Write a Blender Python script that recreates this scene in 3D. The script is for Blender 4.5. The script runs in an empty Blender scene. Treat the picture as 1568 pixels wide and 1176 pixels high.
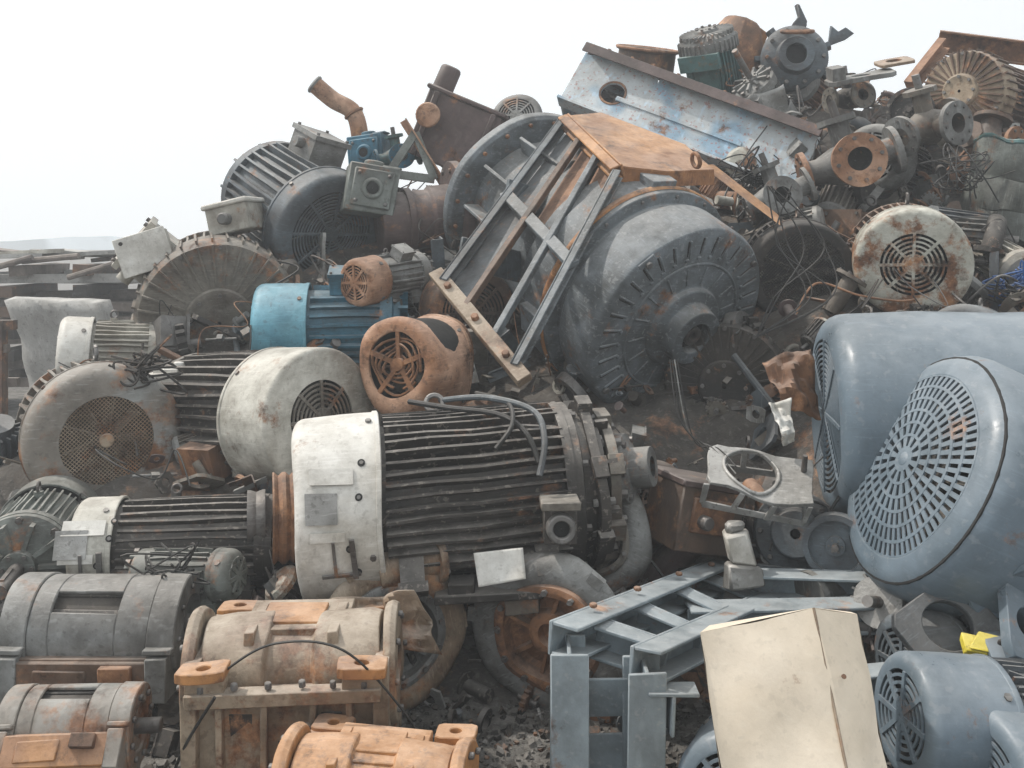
import bpy, bmesh, math, random
from mathutils import Vector, Matrix, noise
rng=random.Random(23)
pi=math.pi
scene=bpy.context.scene
# ------------------------------------------------------------------ materials
MATS={}
def pmat(name,base,b2=None,a2=.4,rust=.3,rough=.55,metal=0.,dust=.3,bump=.35,chip=.3,chipc=(.05,.045,.04),sc=1.,grime=.6,spec=.35):
    m=bpy.data.materials.new(name);m.use_nodes=True;nt=m.node_tree;N=nt.nodes;L=nt.links
    bs=N['Principled BSDF']
    tc=N.new('ShaderNodeTexCoord');oi=N.new('ShaderNodeObjectInfo')
    mu=N.new('ShaderNodeMath');mu.operation='MULTIPLY';mu.inputs[1].default_value=53.
    L.new(oi.outputs['Random'],mu.inputs[0])
    va=N.new('ShaderNodeVectorMath');va.operation='ADD'
    L.new(tc.outputs['Object'],va.inputs[0]);L.new(mu.outputs[0],va.inputs[1])
    def noi(scale,det,ro=.6,off=0,stretch=None):
        v=va.outputs[0]
        if off or stretch:
            mp=N.new('ShaderNodeMapping');mp.inputs['Location'].default_value=(off,off*1.7,off*.3)
            if stretch: mp.inputs['Scale'].default_value=stretch
            L.new(v,mp.inputs[0]);v=mp.outputs[0]
        n=N.new('ShaderNodeTexNoise');n.inputs['Scale'].default_value=scale*sc;n.inputs['Detail'].default_value=det;n.inputs['Roughness'].default_value=ro
        L.new(v,n.inputs['Vector']);return n.outputs[0]
    def mr(x,a,b,c=0.,d=1.):
        n=N.new('ShaderNodeMapRange');n.inputs[1].default_value=a;n.inputs[2].default_value=b;n.inputs[3].default_value=c;n.inputs[4].default_value=d
        L.new(x,n.inputs[0]);return n.outputs[0]
    def mix(f,a,b,mode='MIX'):
        n=N.new('ShaderNodeMixRGB');n.blend_type=mode
        for i,x in ((0,f),(1,a),(2,b)):
            if isinstance(x,(tuple,list)): n.inputs[i].default_value=(*x,1)
            elif isinstance(x,(int,float)): n.inputs[i].default_value=x
            else: L.new(x,n.inputs[i])
        return n.outputs[0]
    def mul(a,b):
        n=N.new('ShaderNodeMath');n.operation='MULTIPLY'
        for i,x in ((0,a),(1,b)):
            if isinstance(x,(int,float)): n.inputs[i].default_value=x
            else: L.new(x,n.inputs[i])
        return n.outputs[0]
    nA=noi(2.6,2); nD=noi(9,5,.72,3.1); nR=noi(5,7,.74,7.7); nC=noi(38,2,.6,1.3); nS=noi(22,1,.6,5.,(1,6,.5)); nG=noi(1.7,4,.7,11.)
    b2=b2 or tuple(c*.62 for c in base)
    c=mix(mr(nA,.62-.3*a2,.72-.3*a2),base,b2)
    c=mix(grime,c,mix(mr(nD,.33,.66),(.34,.31,.27),(1.12,1.12,1.12)),'MULTIPLY')
    c=mix(mul(mr(nG,.46,.64),grime*.7),c,(.38,.34,.29),'MULTIPLY')
    c=mix(mul(mr(nS,.60,.70),chip*.5),c,tuple(min(1,x*1.6+.05) for x in base))
    c=mix(mul(mr(nC,.60,.66),chip),c,chipc)
    rr=N.new('ShaderNodeValToRGB');e=rr.color_ramp.elements
    e[0].position=.36;e[0].color=(.045,.026,.017,1);e[1].position=.68;e[1].color=(.42,.22,.11,1)
    k=e.new(.5);k.color=(.175,.082,.042,1)
    L.new(nD,rr.inputs[0])
    t=.74-.36*rust
    rf=mr(nR,t-.045,t+.05)
    c=mix(rf,c,rr.outputs[0])
    g=N.new('ShaderNodeNewGeometry');sx=N.new('ShaderNodeSeparateXYZ');L.new(g.outputs['Normal'],sx.inputs[0])
    df=mul(mul(mr(sx.outputs[2],.15,.95),mr(nD,.3,.6,.25,1.)),dust)
    c=mix(df,c,(.45,.42,.38))
    L.new(c,bs.inputs['Base Color'])
    bs.inputs['Metallic'].default_value=metal
    bs.inputs['Specular IOR Level'].default_value=spec
    ro=mr(nD,.3,.7,max(.1,rough-.12),min(1,rough+.25))
    rx=N.new('ShaderNodeMath');rx.operation='MAXIMUM';L.new(ro,rx.inputs[0]);L.new(mul(rf,.85),rx.inputs[1]);L.new(rx.outputs[0],bs.inputs['Roughness'])
    ad=N.new('ShaderNodeMath');ad.operation='ADD';L.new(nD,ad.inputs[0]);L.new(mul(nC,.35),ad.inputs[1])
    bp=N.new('ShaderNodeBump');bp.inputs['Strength'].default_value=bump;bp.inputs['Distance'].default_value=.015
    L.new(ad.outputs[0],bp.inputs['Height']);L.new(bp.outputs[0],bs.inputs['Normal'])
    MATS[name]=m
pmat('white',(.66,.65,.61),(.54,.52,.47),.4,rust=.20,chip=.22,rough=.5,grime=.50,bump=.2,chipc=(.14,.12,.10))
pmat('dwhite',(.50,.49,.44),(.34,.32,.28),.5,rust=.32,chip=.25,grime=.65,bump=.25,chipc=(.12,.10,.08))
pmat('whiterust',(.53,.53,.47),(.42,.41,.36),.4,rust=.60,chip=.25)
pmat('ltblue',(.15,.37,.47),(.09,.26,.35),.3,rust=.10,chip=.3,rough=.4,grime=.4)
pmat('blue',(.05,.17,.25),(.035,.11,.16),.5,rust=.22,chip=.4)
pmat('teal',(.09,.19,.19),(.06,.12,.125),.5,rust=.40,chip=.3)
pmat('bluegrey',(.15,.195,.235),(.125,.168,.205),.5,rust=.27,rough=.36,chip=.2,bump=.12,dust=.22,grime=.32,chipc=(.30,.31,.32),sc=.8)
pmat('frame',(.25,.30,.33),(.20,.24,.265),.5,rust=.28,rough=.5,chip=.25,bump=.2,dust=.3,grime=.4,chipc=(.38,.38,.38))
pmat('slate',(.115,.14,.16),(.08,.09,.10),.5,rust=.30,chip=.4)
pmat('machine',(.175,.20,.22),(.12,.135,.145),.6,rust=.33,chip=.35,dust=.4,chipc=(.32,.33,.33),grime=.65)
pmat('grey',(.23,.235,.23),(.15,.15,.145),.5,rust=.34,chip=.4,grime=.65)
pmat('greygreen',(.19,.21,.195),(.125,.135,.125),.5,rust=.34,chip=.4,grime=.65)
pmat('rustgrey',(.31,.32,.31),(.21,.19,.165),.6,rust=.54,chip=.3,grime=.55,sc=.7)
pmat('greybrown',(.18,.165,.14),(.125,.105,.085),.5,rust=.42,chip=.4,grime=.65)
pmat('dkfin',(.062,.055,.049),(.038,.034,.031),.5,rust=.30,chip=.5,dust=.36,rough=.6,chipc=(.25,.22,.19),grime=.65)
pmat('brown',(.15,.095,.065),(.085,.06,.046),.5,rust=.50,chip=.3)
pmat('maroon',(.125,.09,.085),(.09,.065,.06),.5,rust=.38,chip=.3)
pmat('rust',(.27,.135,.07),(.15,.08,.048),.5,rust=.60,rough=.85,dust=.25,chip=.3)
pmat('orange',(.48,.235,.09),(.32,.15,.065),.5,rust=.45,rough=.8,dust=.38,chip=.4,chipc=(.14,.07,.035),grime=.6)
pmat('palerust',(.50,.31,.21),(.34,.18,.105),.6,rust=.46,rough=.8,chip=.4,grime=.6,dust=.25)
pmat('tan',(.35,.28,.205),(.26,.185,.125),.5,rust=.48,rough=.8,dust=.42,chip=.4,chipc=(.12,.08,.05),grime=.65)
pmat('alu',(.38,.38,.37),(.24,.24,.23),.5,rust=.20,metal=.4,rough=.5,chip=.4)
pmat('steel',(.20,.195,.19),(.13,.12,.115),.5,rust=.36,metal=.5,rough=.5,chip=.4)
pmat('dark',(.036,.033,.031),(.055,.046,.038),.5,rust=.32,rough=.7,dust=.15,chip=.3,chipc=(.12,.10,.09))
pmat('black',(.014,.014,.014),(.02,.02,.02),.5,rust=.1,rough=.7,dust=.05,chip=.1)
pmat('rubber',(.02,.02,.02),(.035,.033,.03),.4,rust=0,rough=.5,dust=.15,chip=.1)
pmat('bluecable',(.03,.12,.36),rust=0,rough=.5,grime=.3)
pmat('yellow',(.75,.62,.06),(.6,.5,.05),.3,rust=.1,rough=.5,chip=.3)
pmat('green',(.05,.16,.12),(.04,.10,.08),.4,rust=.35)
pmat('beam',(.27,.40,.51),(.50,.54,.56),.75,rust=.30,chip=.7,chipc=(.32,.13,.10),sc=1.1,grime=.35)
pmat('cream',(.76,.66,.53),(.70,.60,.47),.5,rust=.08,rough=.6,chip=.08,dust=.05,bump=.12,grime=.16)
pmat('concrete',(.40,.40,.39),(.33,.33,.32),.5,rust=.05,rough=.9,chip=.3,bump=.5,grime=.3)
pmat('wood',(.20,.17,.15),(.13,.11,.10),.5,rust=.15,rough=.9)
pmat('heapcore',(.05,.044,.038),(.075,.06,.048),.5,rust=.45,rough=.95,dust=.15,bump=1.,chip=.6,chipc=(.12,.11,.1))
pmat('gravel',(.20,.19,.175),(.12,.115,.105),.5,rust=.1,rough=.95,dust=0,bump=1,chip=.7,chipc=(.07,.065,.06),sc=3)
pmat('stone',(.25,.24,.225),(.15,.145,.135),.6,rust=.12,rough=.95,dust=0,bump=.6,sc=4)
pmat('hazy_hill',(.62,.68,.72),rust=0,rough=1,dust=0,sc=.02,grime=.05,chip=0)  # pale bluish base: distance haze is painted into the hills' colour
# ------------------------------------------------------------------ mesh builder
class MB:
    def __init__(s): s.v=[];s.f=[];s.m=[];s.mats=[];s.M=Matrix()
    def add(s,vs,fs,m):
        o=len(s.v);M=s.M
        s.v+=[M@Vector(p) for p in vs]
        if m not in s.mats: s.mats.append(m)
        i=s.mats.index(m)
        for f in fs: s.f.append([o+k for k in f]);s.m.append(i)
    def box(s,c,d,m,rot=None,tap=1.):
        x,y,z=d[0]/2,d[1]/2,d[2]/2
        vs=[]
        for k in (-1,1):
            q=tap if k>0 else 1
            vs+=[(-x*q,-y*q,k*z),(x*q,-y*q,k*z),(x*q,y*q,k*z),(-x*q,y*q,k*z)]
        c=Vector(c)
        vs=[(c+((rot@Vector(p)) if rot else Vector(p))) for p in vs]
        s.add(vs,[(3,2,1,0),(4,5,6,7),(0,1,5,4),(1,2,6,5),(2,3,7,6),(3,0,4,7)],m)
    def rev(s,prof,m,n=48,a0=0,a1=2*pi,closed=False):
        full=abs(a1-a0-2*pi)<1e-6
        na=n if full else n+1
        P=len(prof);vs=[]
        for i in range(na):
            a=a0+(a1-a0)*i/n;c,sn=math.cos(a),math.sin(a)
            vs+=[(r*c,r*sn,z) for r,z in prof]
        fs=[]
        for i in range(n):
            j=(i+1)%na if full else i+1
            for k in range(P if closed else P-1):
                l=(k+1)%P
                fs.append((i*P+k,j*P+k,j*P+l,i*P+l))
        if closed and not full:
            fs.append(tuple(range(P)));fs.append(tuple((na-1)*P+k for k in range(P)))
        s.add(vs,fs,m)
    def cyl(s,p0,p1,r,m,n=16,r2=None):
        p0=Vector(p0);p1=Vector(p1);d=(p1-p0)
        if d.length<1e-6:return
        z=d.normalized();x=z.orthogonal().normalized();y=z.cross(x);r2=r if r2 is None else r2
        vs=[]
        for p,q in ((p0,r),(p1,r2)):
            vs+=[p+(x*math.cos(2*pi*i/n)+y*math.sin(2*pi*i/n))*q for i in range(n)]
        s.add(vs,[(i,(i+1)%n,n+(i+1)%n,n+i) for i in range(n)]+[tuple(range(n))[::-1],tuple(range(n,2*n))],m)
    def tube(s,pts,r,m,n=8,cap=True):
        pts=[Vector(p) for p in pts];vs=[];x=None
        for i,p in enumerate(pts):
            t=(pts[min(i+1,len(pts)-1)]-pts[max(i-1,0)])
            t=t.normalized() if t.length>1e-9 else Vector((0,0,1))
            if x is None: x=t.orthogonal().normalized()
            else:
                x=x-t*x.dot(t);x=x.normalized() if x.length>1e-6 else t.orthogonal().normalized()
            y=t.cross(x);rr=r[i] if isinstance(r,list) else r
            vs+=[p+(x*math.cos(2*pi*k/n)+y*math.sin(2*pi*k/n))*rr for k in range(n)]
        fs=[(i*n+k,i*n+(k+1)%n,(i+1)*n+(k+1)%n,(i+1)*n+k) for i in range(len(pts)-1) for k in range(n)]
        if cap: fs+=[tuple(range(n))[::-1],tuple((len(pts)-1)*n+k for k in range(n))]
        s.add(vs,fs,m)
    def torus(s,c,ax,R,r,m,n=24,k=8,a0=0,a1=2*pi):
        c=Vector(c);z=Vector(ax).normalized();x=z.orthogonal().normalized();y=z.cross(x)
        s.tube([c+(x*math.cos(a0+(a1-a0)*i/n)+y*math.sin(a0+(a1-a0)*i/n))*R for i in range(n+1)],r,m,k)
    def prism(s,poly,z0,z1,m):
        n=len(poly)
        s.add([(x,y,z0) for x,y in poly]+[(x,y,z1) for x,y in poly],[(i,(i+1)%n,n+(i+1)%n,n+i) for i in range(n)]+[tuple(range(n))[::-1],tuple(range(n,2*n))],m)
    def plate(s,cx,cy,w,h,r,z0,z1,m,n=24,hx=0,hy=0):
        vs=[];
        for i in range(n):
            a=2*pi*i/n;c,sn=math.cos(a),math.sin(a)
            x0,y0=hx,hy
            tx=((w/2-x0)/c if c>1e-6 else (-w/2-x0)/c if c<-1e-6 else 1e9)
            ty=((h/2-y0)/sn if sn>1e-6 else (-h/2-y0)/sn if sn<-1e-6 else 1e9)
            t=min(tx,ty)
            o=(cx+x0+c*t,cy+y0+sn*t);q=(cx+x0+c*r,cy+y0+sn*r)
            vs+=[(*o,z0),(*o,z1),(*q,z0),(*q,z1)]
        fs=[]
        for i in range(n):
            j=(i+1)%n;a,b=4*i,4*j
            fs+=[(a+1,b+1,b+3,a+3),(a,a+2,b+2,b),(a,b,b+1,a+1),(a+2,a+3,b+3,b+2)]
        s.add(vs,fs,m)
    def sector(s,r0,r1,a0,a1,z,t,m,k=3,dome=0,Rg=1):
        vs=[]
        for i in range(k+1):
            a=a0+(a1-a0)*i/k;c,sn=math.cos(a),math.sin(a)
            for r in (r0,r1):
                zz=z+dome*(1-(r/Rg)**2)
                vs+=[(r*c,r*sn,zz),(r*c,r*sn,zz-t)]
        fs=[]
        for i in range(k):
            a,b=4*i,4*i+4
            fs+=[(a,a+2,b+2,b),(a+1,b+1,b+3,a+3),(a,b,b+1,a+1),(a+2,a+3,b+3,b+2)]
        fs+=[(0,1,3,2),(4*k,4*k+2,4*k+3,4*k+1)]
        s.add(vs,fs,m)
    def bolts(s,R,z,n,m,r=.012,h=.012,a0=0,dz=1):
        for i in range(n):
            a=a0+2*pi*i/n;p=Vector((R*math.cos(a),R*math.sin(a),z))
            s.cyl(p,p+Vector((0,0,h*dz)),r,m,6)
    def fin(s,name,mat=None,bevel=0,dent=0,df=3.,ang=38,smooth=True):
        if dent:
            o=Vector((rng.uniform(0,99),)*3)
            s.v=[p+noise.noise_vector(p*df+o)*dent for p in s.v]
        if mat is None:
            c=Vector((0,0,0))
            for p in s.v: c+=p
            c/=len(s.v);s.v=[p-c for p in s.v];mat=Matrix.Translation(c)
        me=bpy.data.meshes.new(name+'_mesh')
        me.from_pydata([tuple(p) for p in s.v],[],s.f)
        for k in s.mats: me.materials.append(MATS[k])
        me.polygons.foreach_set('material_index',s.m)
        bm=bmesh.new();bm.from_mesh(me);bmesh.ops.recalc_face_normals(bm,faces=bm.faces);bm.to_mesh(me);bm.free()
        if smooth:
            me.shade_smooth();me.set_sharp_from_angle(angle=math.radians(ang))
        me.update()
        ob=bpy.data.objects.new(name,me);scene.collection.objects.link(ob);ob.matrix_world=mat
        if bevel:
            md=ob.modifiers.new('bevel','BEVEL');md.width=bevel;md.segments=1;md.limit_method='ANGLE';md.angle_limit=math.radians(40)
        return ob
def FZ(pos,d,roll=0,up=(0,0,1)):   # local Z = d
    z=Vector(d).normalized();u=Vector(up);y=(u-z*u.dot(z))
    y=y.normalized() if y.length>1e-3 else z.orthogonal().normalized()
    x=y.cross(z);M=Matrix((x,y,z)).transposed().to_4x4()
    return Matrix.Translation(Vector(pos))@M@Matrix.Rotation(math.radians(roll),4,'Z')
def FX(pos,xd,up=(0,0,1)):  # local X = xd, Z ~ up
    x=Vector(xd).normalized();u=Vector(up);z=(u-x*u.dot(x)).normalized();y=z.cross(x)
    return Matrix.Translation(Vector(pos))@Matrix((x,y,z)).transposed().to_4x4()
def T(x,y,z): return Matrix.Translation((x,y,z))
def RX(a):return Matrix.Rotation(math.radians(a),4,'X')
def RY(a):return Matrix.Rotation(math.radians(a),4,'Y')
def RZ(a):return Matrix.Rotation(math.radians(a),4,'Z')
# ------------------------------------------------------------------ grilles
def grille(b,kind,Rg,z,m,dome=0):
    if kind=='rings':
        n=max(6,int(Rg/.020));w=Rg/n
        for i in range(2,n): b.rev([(w*i,z),(w*i+w*.42,z),(w*i+w*.42,z-.006),(w*i,z-.006)],m,40,closed=True)
        b.rev([(.001,z+.002),(w*1.9,z+.002),(w*1.9,z-.006)],m,24)
        for i in range(8):
            a=i*pi/4;b.box((math.cos(a)*Rg*.52,math.sin(a)*Rg*.52,z-.001),(Rg*.96,.014,.011),m,Matrix.Rotation(a,3,'Z'))
    elif kind=='slots':
        K=6;r=[Rg*(.12+.88*i/K) for i in range(K+1)]
        b.rev([(.001,z+dome+.003),(Rg*.06,z+dome+.003),(Rg*.075,z+dome)],m,20)
        b.sector(Rg*.07,Rg*.14,0,2*pi,z,.006,m,20,dome,Rg)
        for i in range(K):
            n=[12,20,30,42,54,66][i];g=Rg*.035
            for j in range(n):
                a=2*pi*j/n+ (pi/n)*(i%2);da=2*pi/n
                b.sector(r[i],r[i+1],a-da*.27,a+da*.27,z,.006,m,1,dome,Rg)
            b.sector(r[i+1]-g*.5,r[i+1]+g*.4 if i<K-1 else r[i+1],0,2*pi,z+.001,.007,m,48,dome,Rg)
    elif kind=='mesh':
        st=.013;n=int(Rg/st)
        for i in range(-n,n+1):
            h=math.sqrt(max(0,Rg*Rg-(i*st)**2))
            if h<.02: continue
            for a in (45,135):
                Rm=Matrix.Rotation(math.radians(a),3,'Z')
                b.box(Rm@Vector((i*st,0,z-.004-(a>90)*.0031)),(.0035,2*h,.003),m,Rm)
        b.rev([(.001,z+.004),(.03,z+.004),(.035,z-.008)],m,16)
    elif kind=='broken':
        for i in range(1,7):
            r=Rg*i/7
            pts=[]
            for j in range(25):
                a=2*pi*j/24*.93+i;rr=r*(1+.08*math.sin(3*a+i));pts.append((rr*math.cos(a),rr*math.sin(a),z-.01-.03*noise.noise(Vector((rr*9,a,i)))))
            b.tube(pts,.006,m,5)
        for i in range(5):
            a=i*2*pi/5+.3;b.box((math.cos(a)*Rg*.5,math.sin(a)*Rg*.5,z-.006),(Rg,.022,.01),m,Matrix.Rotation(a,3,'Z'))
        b.rev([(.001,z+.01),(Rg*.2,z+.008),(Rg*.22,z-.01)],m,16)
def termbox(b,R,ang,zc,m,s=1.):
    o=b.M;b.M=o@RZ(ang)
    b.box((R+.045*s,0,zc),(.13*s,.20*s,.22*s),m);b.box((R+.12*s,0,zc),(.025*s,.225*s,.245*s),m)
    for y in(-.09,.09):
        for z in(-.1,.1): b.cyl((R+.13*s,y*s,zc+z*s),(R+.145*s,y*s,zc+z*s),.009*s,'steel',6)
    b.cyl((R+.06*s,.1*s,zc),(R+.06*s,.15*s,zc),.03*s,m,12)
    b.M=o
def motor(name,pos,d,R,L,roll=0,cl=.28,body='dkfin',cover='white',bell=None,grl='rings',nf=40,fd=.13,box=None,feet=True,anchor='c',cr=1.03,rg=.72,e=.04,shaft=.25,dome=0,dent=.006,eye=True,gm=None,boxm=None,tag=None,ribm=None):
    b=MB()
    if anchor=='f': b.M=T(0,0,-L/2)
    z1=L/2;z0=-L/2;zc=z1-cl*L;zb=z0+.14*L;bell=bell or body;Rc=R*cr;rc=R*(1-fd)
    if cl<.99:
        b.rev([(rc,zb),(rc,(zb+zc)/2),(rc,zc+.01)],body,48)
        for i in range(nf):
            a=2*pi*(i+.5)/nf;deg=math.degrees(a)
            if feet and abs((deg-270+180)%360-180)<24: continue
            if box is not None and abs((deg-box+180)%360-180)<16: continue
            w=2*pi*R/nf*.28
            lz=zc-zb-.03;ns=4;bow=rng.uniform(-.006,.006);j0=rng.uniform(-.008,.003);tilt=rng.uniform(-.006,.006)
            vs=[]
            for q in range(ns+1):
                z=zb+.015+lz*q/ns;aa=a+(tilt*(q/ns-.5)+bow*math.sin(pi*q/ns))/R;c,sn=math.cos(aa),math.sin(aa)
                ro=R+j0+rng.uniform(-.003,.003) - (.03 if rng.random()<.02 else 0)
                for rr,ww in((rc-.008,w*.6),(ro,w*.42)):
                    for sgn in(-1,1): vs.append((rr*c-sgn*ww*sn,rr*sn+sgn*ww*c,z))
            fs=[]
            for q in range(ns):
                o=4*q;p=o+4;fs+=[(o,o+2,p+2,p),(o+1,p+1,p+3,o+3),(o+2,o+3,p+3,p+2)]
            fs+=[(0,1,3,2),(4*ns,4*ns+2,4*ns+3,4*ns+1)]
            b.add(vs,fs,body)
        b.rev([(rc*.97,zb-.01),(R*.985,zb-.01),(R*.985,zb+.025),(rc*.97,zb+.025)],body,48)
        b.rev([(R*.97,zb-.008),(R*.97,zb-.04),(R*.86,zb-.05),(R*.80,z0+.03),(R*.55,z0+.012),(R*.34,z0+.01),(R*.33,z0-.02),(R*.2,z0-.02),(.02,z0-.018)],bell,48)
        for i in range(10):
            a=2*pi*i/10;Rm=Matrix.Rotation(a,3,'Z')
            b.box(Rm@Vector((R*.62,0,z0+.012)),(R*.5,.016,.05),bell,Rm)
        b.bolts(R*.9,zb-.045,8,'steel',.014,-.02);b.bolts(R*.27,z0-.02,6,'steel',.009,-.01)
        if shaft: 
            b.cyl((0,0,z0),(0,0,z0-shaft),R*.14,'steel',20)
            b.box((0,R*.14,z0-shaft*.6),(R*.07,R*.05,shaft*.5),'steel')
    if grl!='ribs':
        Rg=rg*Rc;prof=[(Rc*.965,zc),(Rc,zc)]+[(Rc,zc+(z1-e-zc)*q/4) for q in range(1,4)]
        for k in range(6):
            t=k/5*pi/2;prof.append((Rc-e+e*math.cos(t),z1-e+e*math.sin(t)))
        prof+=[((Rc-e+Rg)/2,z1+.001),(Rg,z1),(Rg,z1-.01)]
        b.rev(prof,cover,64)
        b.rev([(Rg,z1-.01),(Rc*.94,z1-.03),(Rc*.94,zc+.012),(.01,zc+.012)],'black',40)
        b.rev([(Rc*1.003,zc),(Rc*1.015,zc+.003),(Rc*1.015,zc+.018),(Rc*1.001,zc+.02)],cover,64)
        grille(b,grl,Rg,z1,gm or cover,dome)
        zf=z1-min(.07,cl*L*.4)
        b.cyl((0,0,zc+.02),(0,0,zf),Rg*.28,'dark',20)
        for i in range(9):
            a=2*pi*i/9;Rm=Matrix.Rotation(a,3,'Z')@Matrix.Rotation(.5,3,'X')
            b.box(Matrix.Rotation(a,3,'Z')@Vector((Rg*.6,0,zf-.03)),(Rg*.68,.008,.06),'greybrown',Rm)
        for i in range(4):
            a=pi/4+i*pi/2;b.cyl((Rc*.99*math.cos(a),Rc*.99*math.sin(a),zc+.04),(Rc*1.03*math.cos(a),Rc*1.03*math.sin(a),zc+.04),.012,'steel',6)
    else:
        ribm=ribm or cover
        b.rev([(R*.97,zc),(Rc,zc),(Rc,z1-.06),(Rc*.95,z1-.03),(Rc*.8,z1-.02),(Rc*.42,z1),(Rc*.40,z1+.02),(Rc*.36,z1+.025),(Rc*.30,z1+.02),(Rc*.12,z1+.018),(.01,z1+.018)],cover,64)
        for i in range(34):
            a=2*pi*i/34;Rm=Matrix.Rotation(a,3,'Z')
            b.box(Rm@Vector((Rc*.7,0,z1-.016)),(Rc*.52,.010,.04),ribm,Rm)
            b.box(Rm@Vector((Rc*1.0,0,(zc+z1)/2-.03)),(.03,.010,z1-zc-.04),ribm,Rm)
        b.bolts(Rc*.34,z1+.02,8,'steel',.011,.014);b.bolts(Rc*.92,z1-.03,12,'steel',.012,.016)
    if feet:
        for zz in (zb+.10*L,zc-.08*L if cl<.9 else 0):
            b.box((0,-R*1.06,zz),(R*1.55,.035,.11),body)
            for sx in(-1,1):
                b.box((sx*R*.6,-R*.86,zz),(.025,R*.42,.09),body,Matrix.Rotation(sx*.25,3,'Z'))
                b.cyl((sx*R*.66,-R*1.03,zz),(sx*R*.66,-R*1.0,zz),.016,'steel',6)
    if box is not None: termbox(b,R*.97,box,(zb+zc)/2,boxm or body,R/.3)
    if eye:
        b.cyl((0,R*.9,(zb+zc)/2+.1*L),(0,R*1.04,(zb+zc)/2+.1*L),.02,body,10)
        b.torus((0,R*1.13,(zb+zc)/2+.1*L),(1,0,0),R*.10,R*.03,'steel',14,6)
    if tag is not None:
        zt=(zc+z1)/2
        def lab(dang,dz,w,h,mm,th=.004):
            Rm=Matrix.Rotation(math.radians(tag+dang),3,'Z');b.box(Rm@Vector((Rc+th/2+.002,0,zt+dz)),(th,h,w),mm,Rm)
        lab(8,.06,.12,.11,'alu',.004);lab(26,.02,.16,.06,'white',.006);lab(-8,.04,.13,.035,'white',.005)
        lab(-22,-.05,.02,.16,'steel',.01);lab(-22,.02,.012,.14,'steel',.006);lab(-33,.0,.14,.012,'steel',.008)
        for da,dz in((34,-.09),(14,-.08),(-16,-.04),(-32,-.06)):
            Rm=Matrix.Rotation(math.radians(tag+da),3,'Z');b.cyl(Rm@Vector((Rc*.99,0,zt+dz)),Rm@Vector((Rc+.004,0,zt+dz)),.014,'black',12);b.cyl(Rm@Vector((Rc*.99,0,zt+dz)),Rm@Vector((Rc+.007,0,zt+dz)),.008,'steel',6)
    return b.fin(name,FZ(pos,d,roll),dent=dent)
# ------------------------------------------------------------------ other builders
def flange(b,R,t,r,m,nb=8,bm='steel'):
    b.rev([(r,0),(R,0),(R,-t),(r,-t)],m,36,closed=True);b.bolts(R*.8,0,nb,bm,R*.08,R*.07)
def pulley(name,pos,d,R,w,m,grooves=3,spokes=True):
    b=MB();p=[(R*.82,-w/2),(R,-w/2)]
    for i in range(grooves):
        z=-w/2+w*(i+.15)/grooves;p+=[(R,z),(R*.92,z+w*.35/grooves),(R,z+w*.7/grooves)]
    p+=[(R,w/2),(R*.82,w/2)]
    b.rev(p,m,48,closed=True)
    if spokes:
        b.rev([(R*.12,-w*.5),(R*.28,-w*.5),(R*.28,w*.55),(R*.12,w*.55)],m,24,closed=True)
        for i in range(5):
            Rm=Matrix.Rotation(i*2*pi/5,3,'Z');b.box(Rm@Vector((R*.55,0,0)),(R*.62,R*.13,w*.5),m,Rm)
    else: b.rev([(.01,w*.3),(R*.3,w*.3),(R*.32,w*.1),(R*.83,w*.1)],m,32);b.bolts(R*.2,w*.3,6,'steel',R*.04,R*.04)
    b.cyl((0,0,-w),(0,0,w*.8),R*.115,'steel',16)
    return b.fin(name,FZ(pos,d),dent=.002)
def volute(name,pos,d,R,m,roll=0,inner='rust'):
    b=MB();n=44;k=14;vs=[]
    for i in range(n+1):
        t=i/n;a=t*2*pi;r=R*(.17+.13*t);c=Vector((math.cos(a),math.sin(a),0));ce=c*(R*.76+r*.25)
        for j in range(k):
            q=2*pi*j/k;vs.append(ce+c*r*math.cos(q)+Vector((0,0,r*math.sin(q)*.85)))
    fs=[(i*k+j,i*k+(j+1)%k,(i+1)*k+(j+1)%k,(i+1)*k+j) for i in range(n) for j in range(k)]+[tuple(n*k+j for j in range(k)),tuple(range(k))]
    b.add(vs,fs,m)
    b.rev([(R*.70,R*.06),(R*.70,R*.2),(R*.64,R*.22),(R*.58,R*.2),(R*.56,R*.0),(R*.5,-R*.05),(R*.30,-R*.02),(R*.28,R*.1),(R*.22,R*.14),(R*.15,R*.14),(R*.13,0),(.01,0)],inner,40)
    b.bolts(R*.64,R*.21,12,'steel',R*.04,R*.05)
    rr=R*.30;o=b.M;b.M=o@T(R*.84,-R*.45,0)@RX(90)
    b.rev([(rr*.9,-R*.45),(rr,R*.3),(rr*1.4,R*.3),(rr*1.4,R*.4),(rr*.8,R*.4),(rr*.75,-.2*R)],m,28);b.bolts(rr*1.2,R*.4,6,'steel',R*.04,R*.04);b.M=o
    for i in range(8):
        Rm=Matrix.Rotation(i*pi/4,3,'Z');b.box(Rm@Vector((R*.42,0,R*.03)),(R*.28,.014,R*.12),inner,Rm)
    for i in range(3):
        Rm=Matrix.Rotation(i*2.1+.4,3,'Z');b.box(Rm@Vector((R*.98,0,R*.1)),(R*.14,R*.2,R*.08),m,Rm)
    return b.fin(name,FZ(pos,d,roll),dent=.022,df=5)
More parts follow.
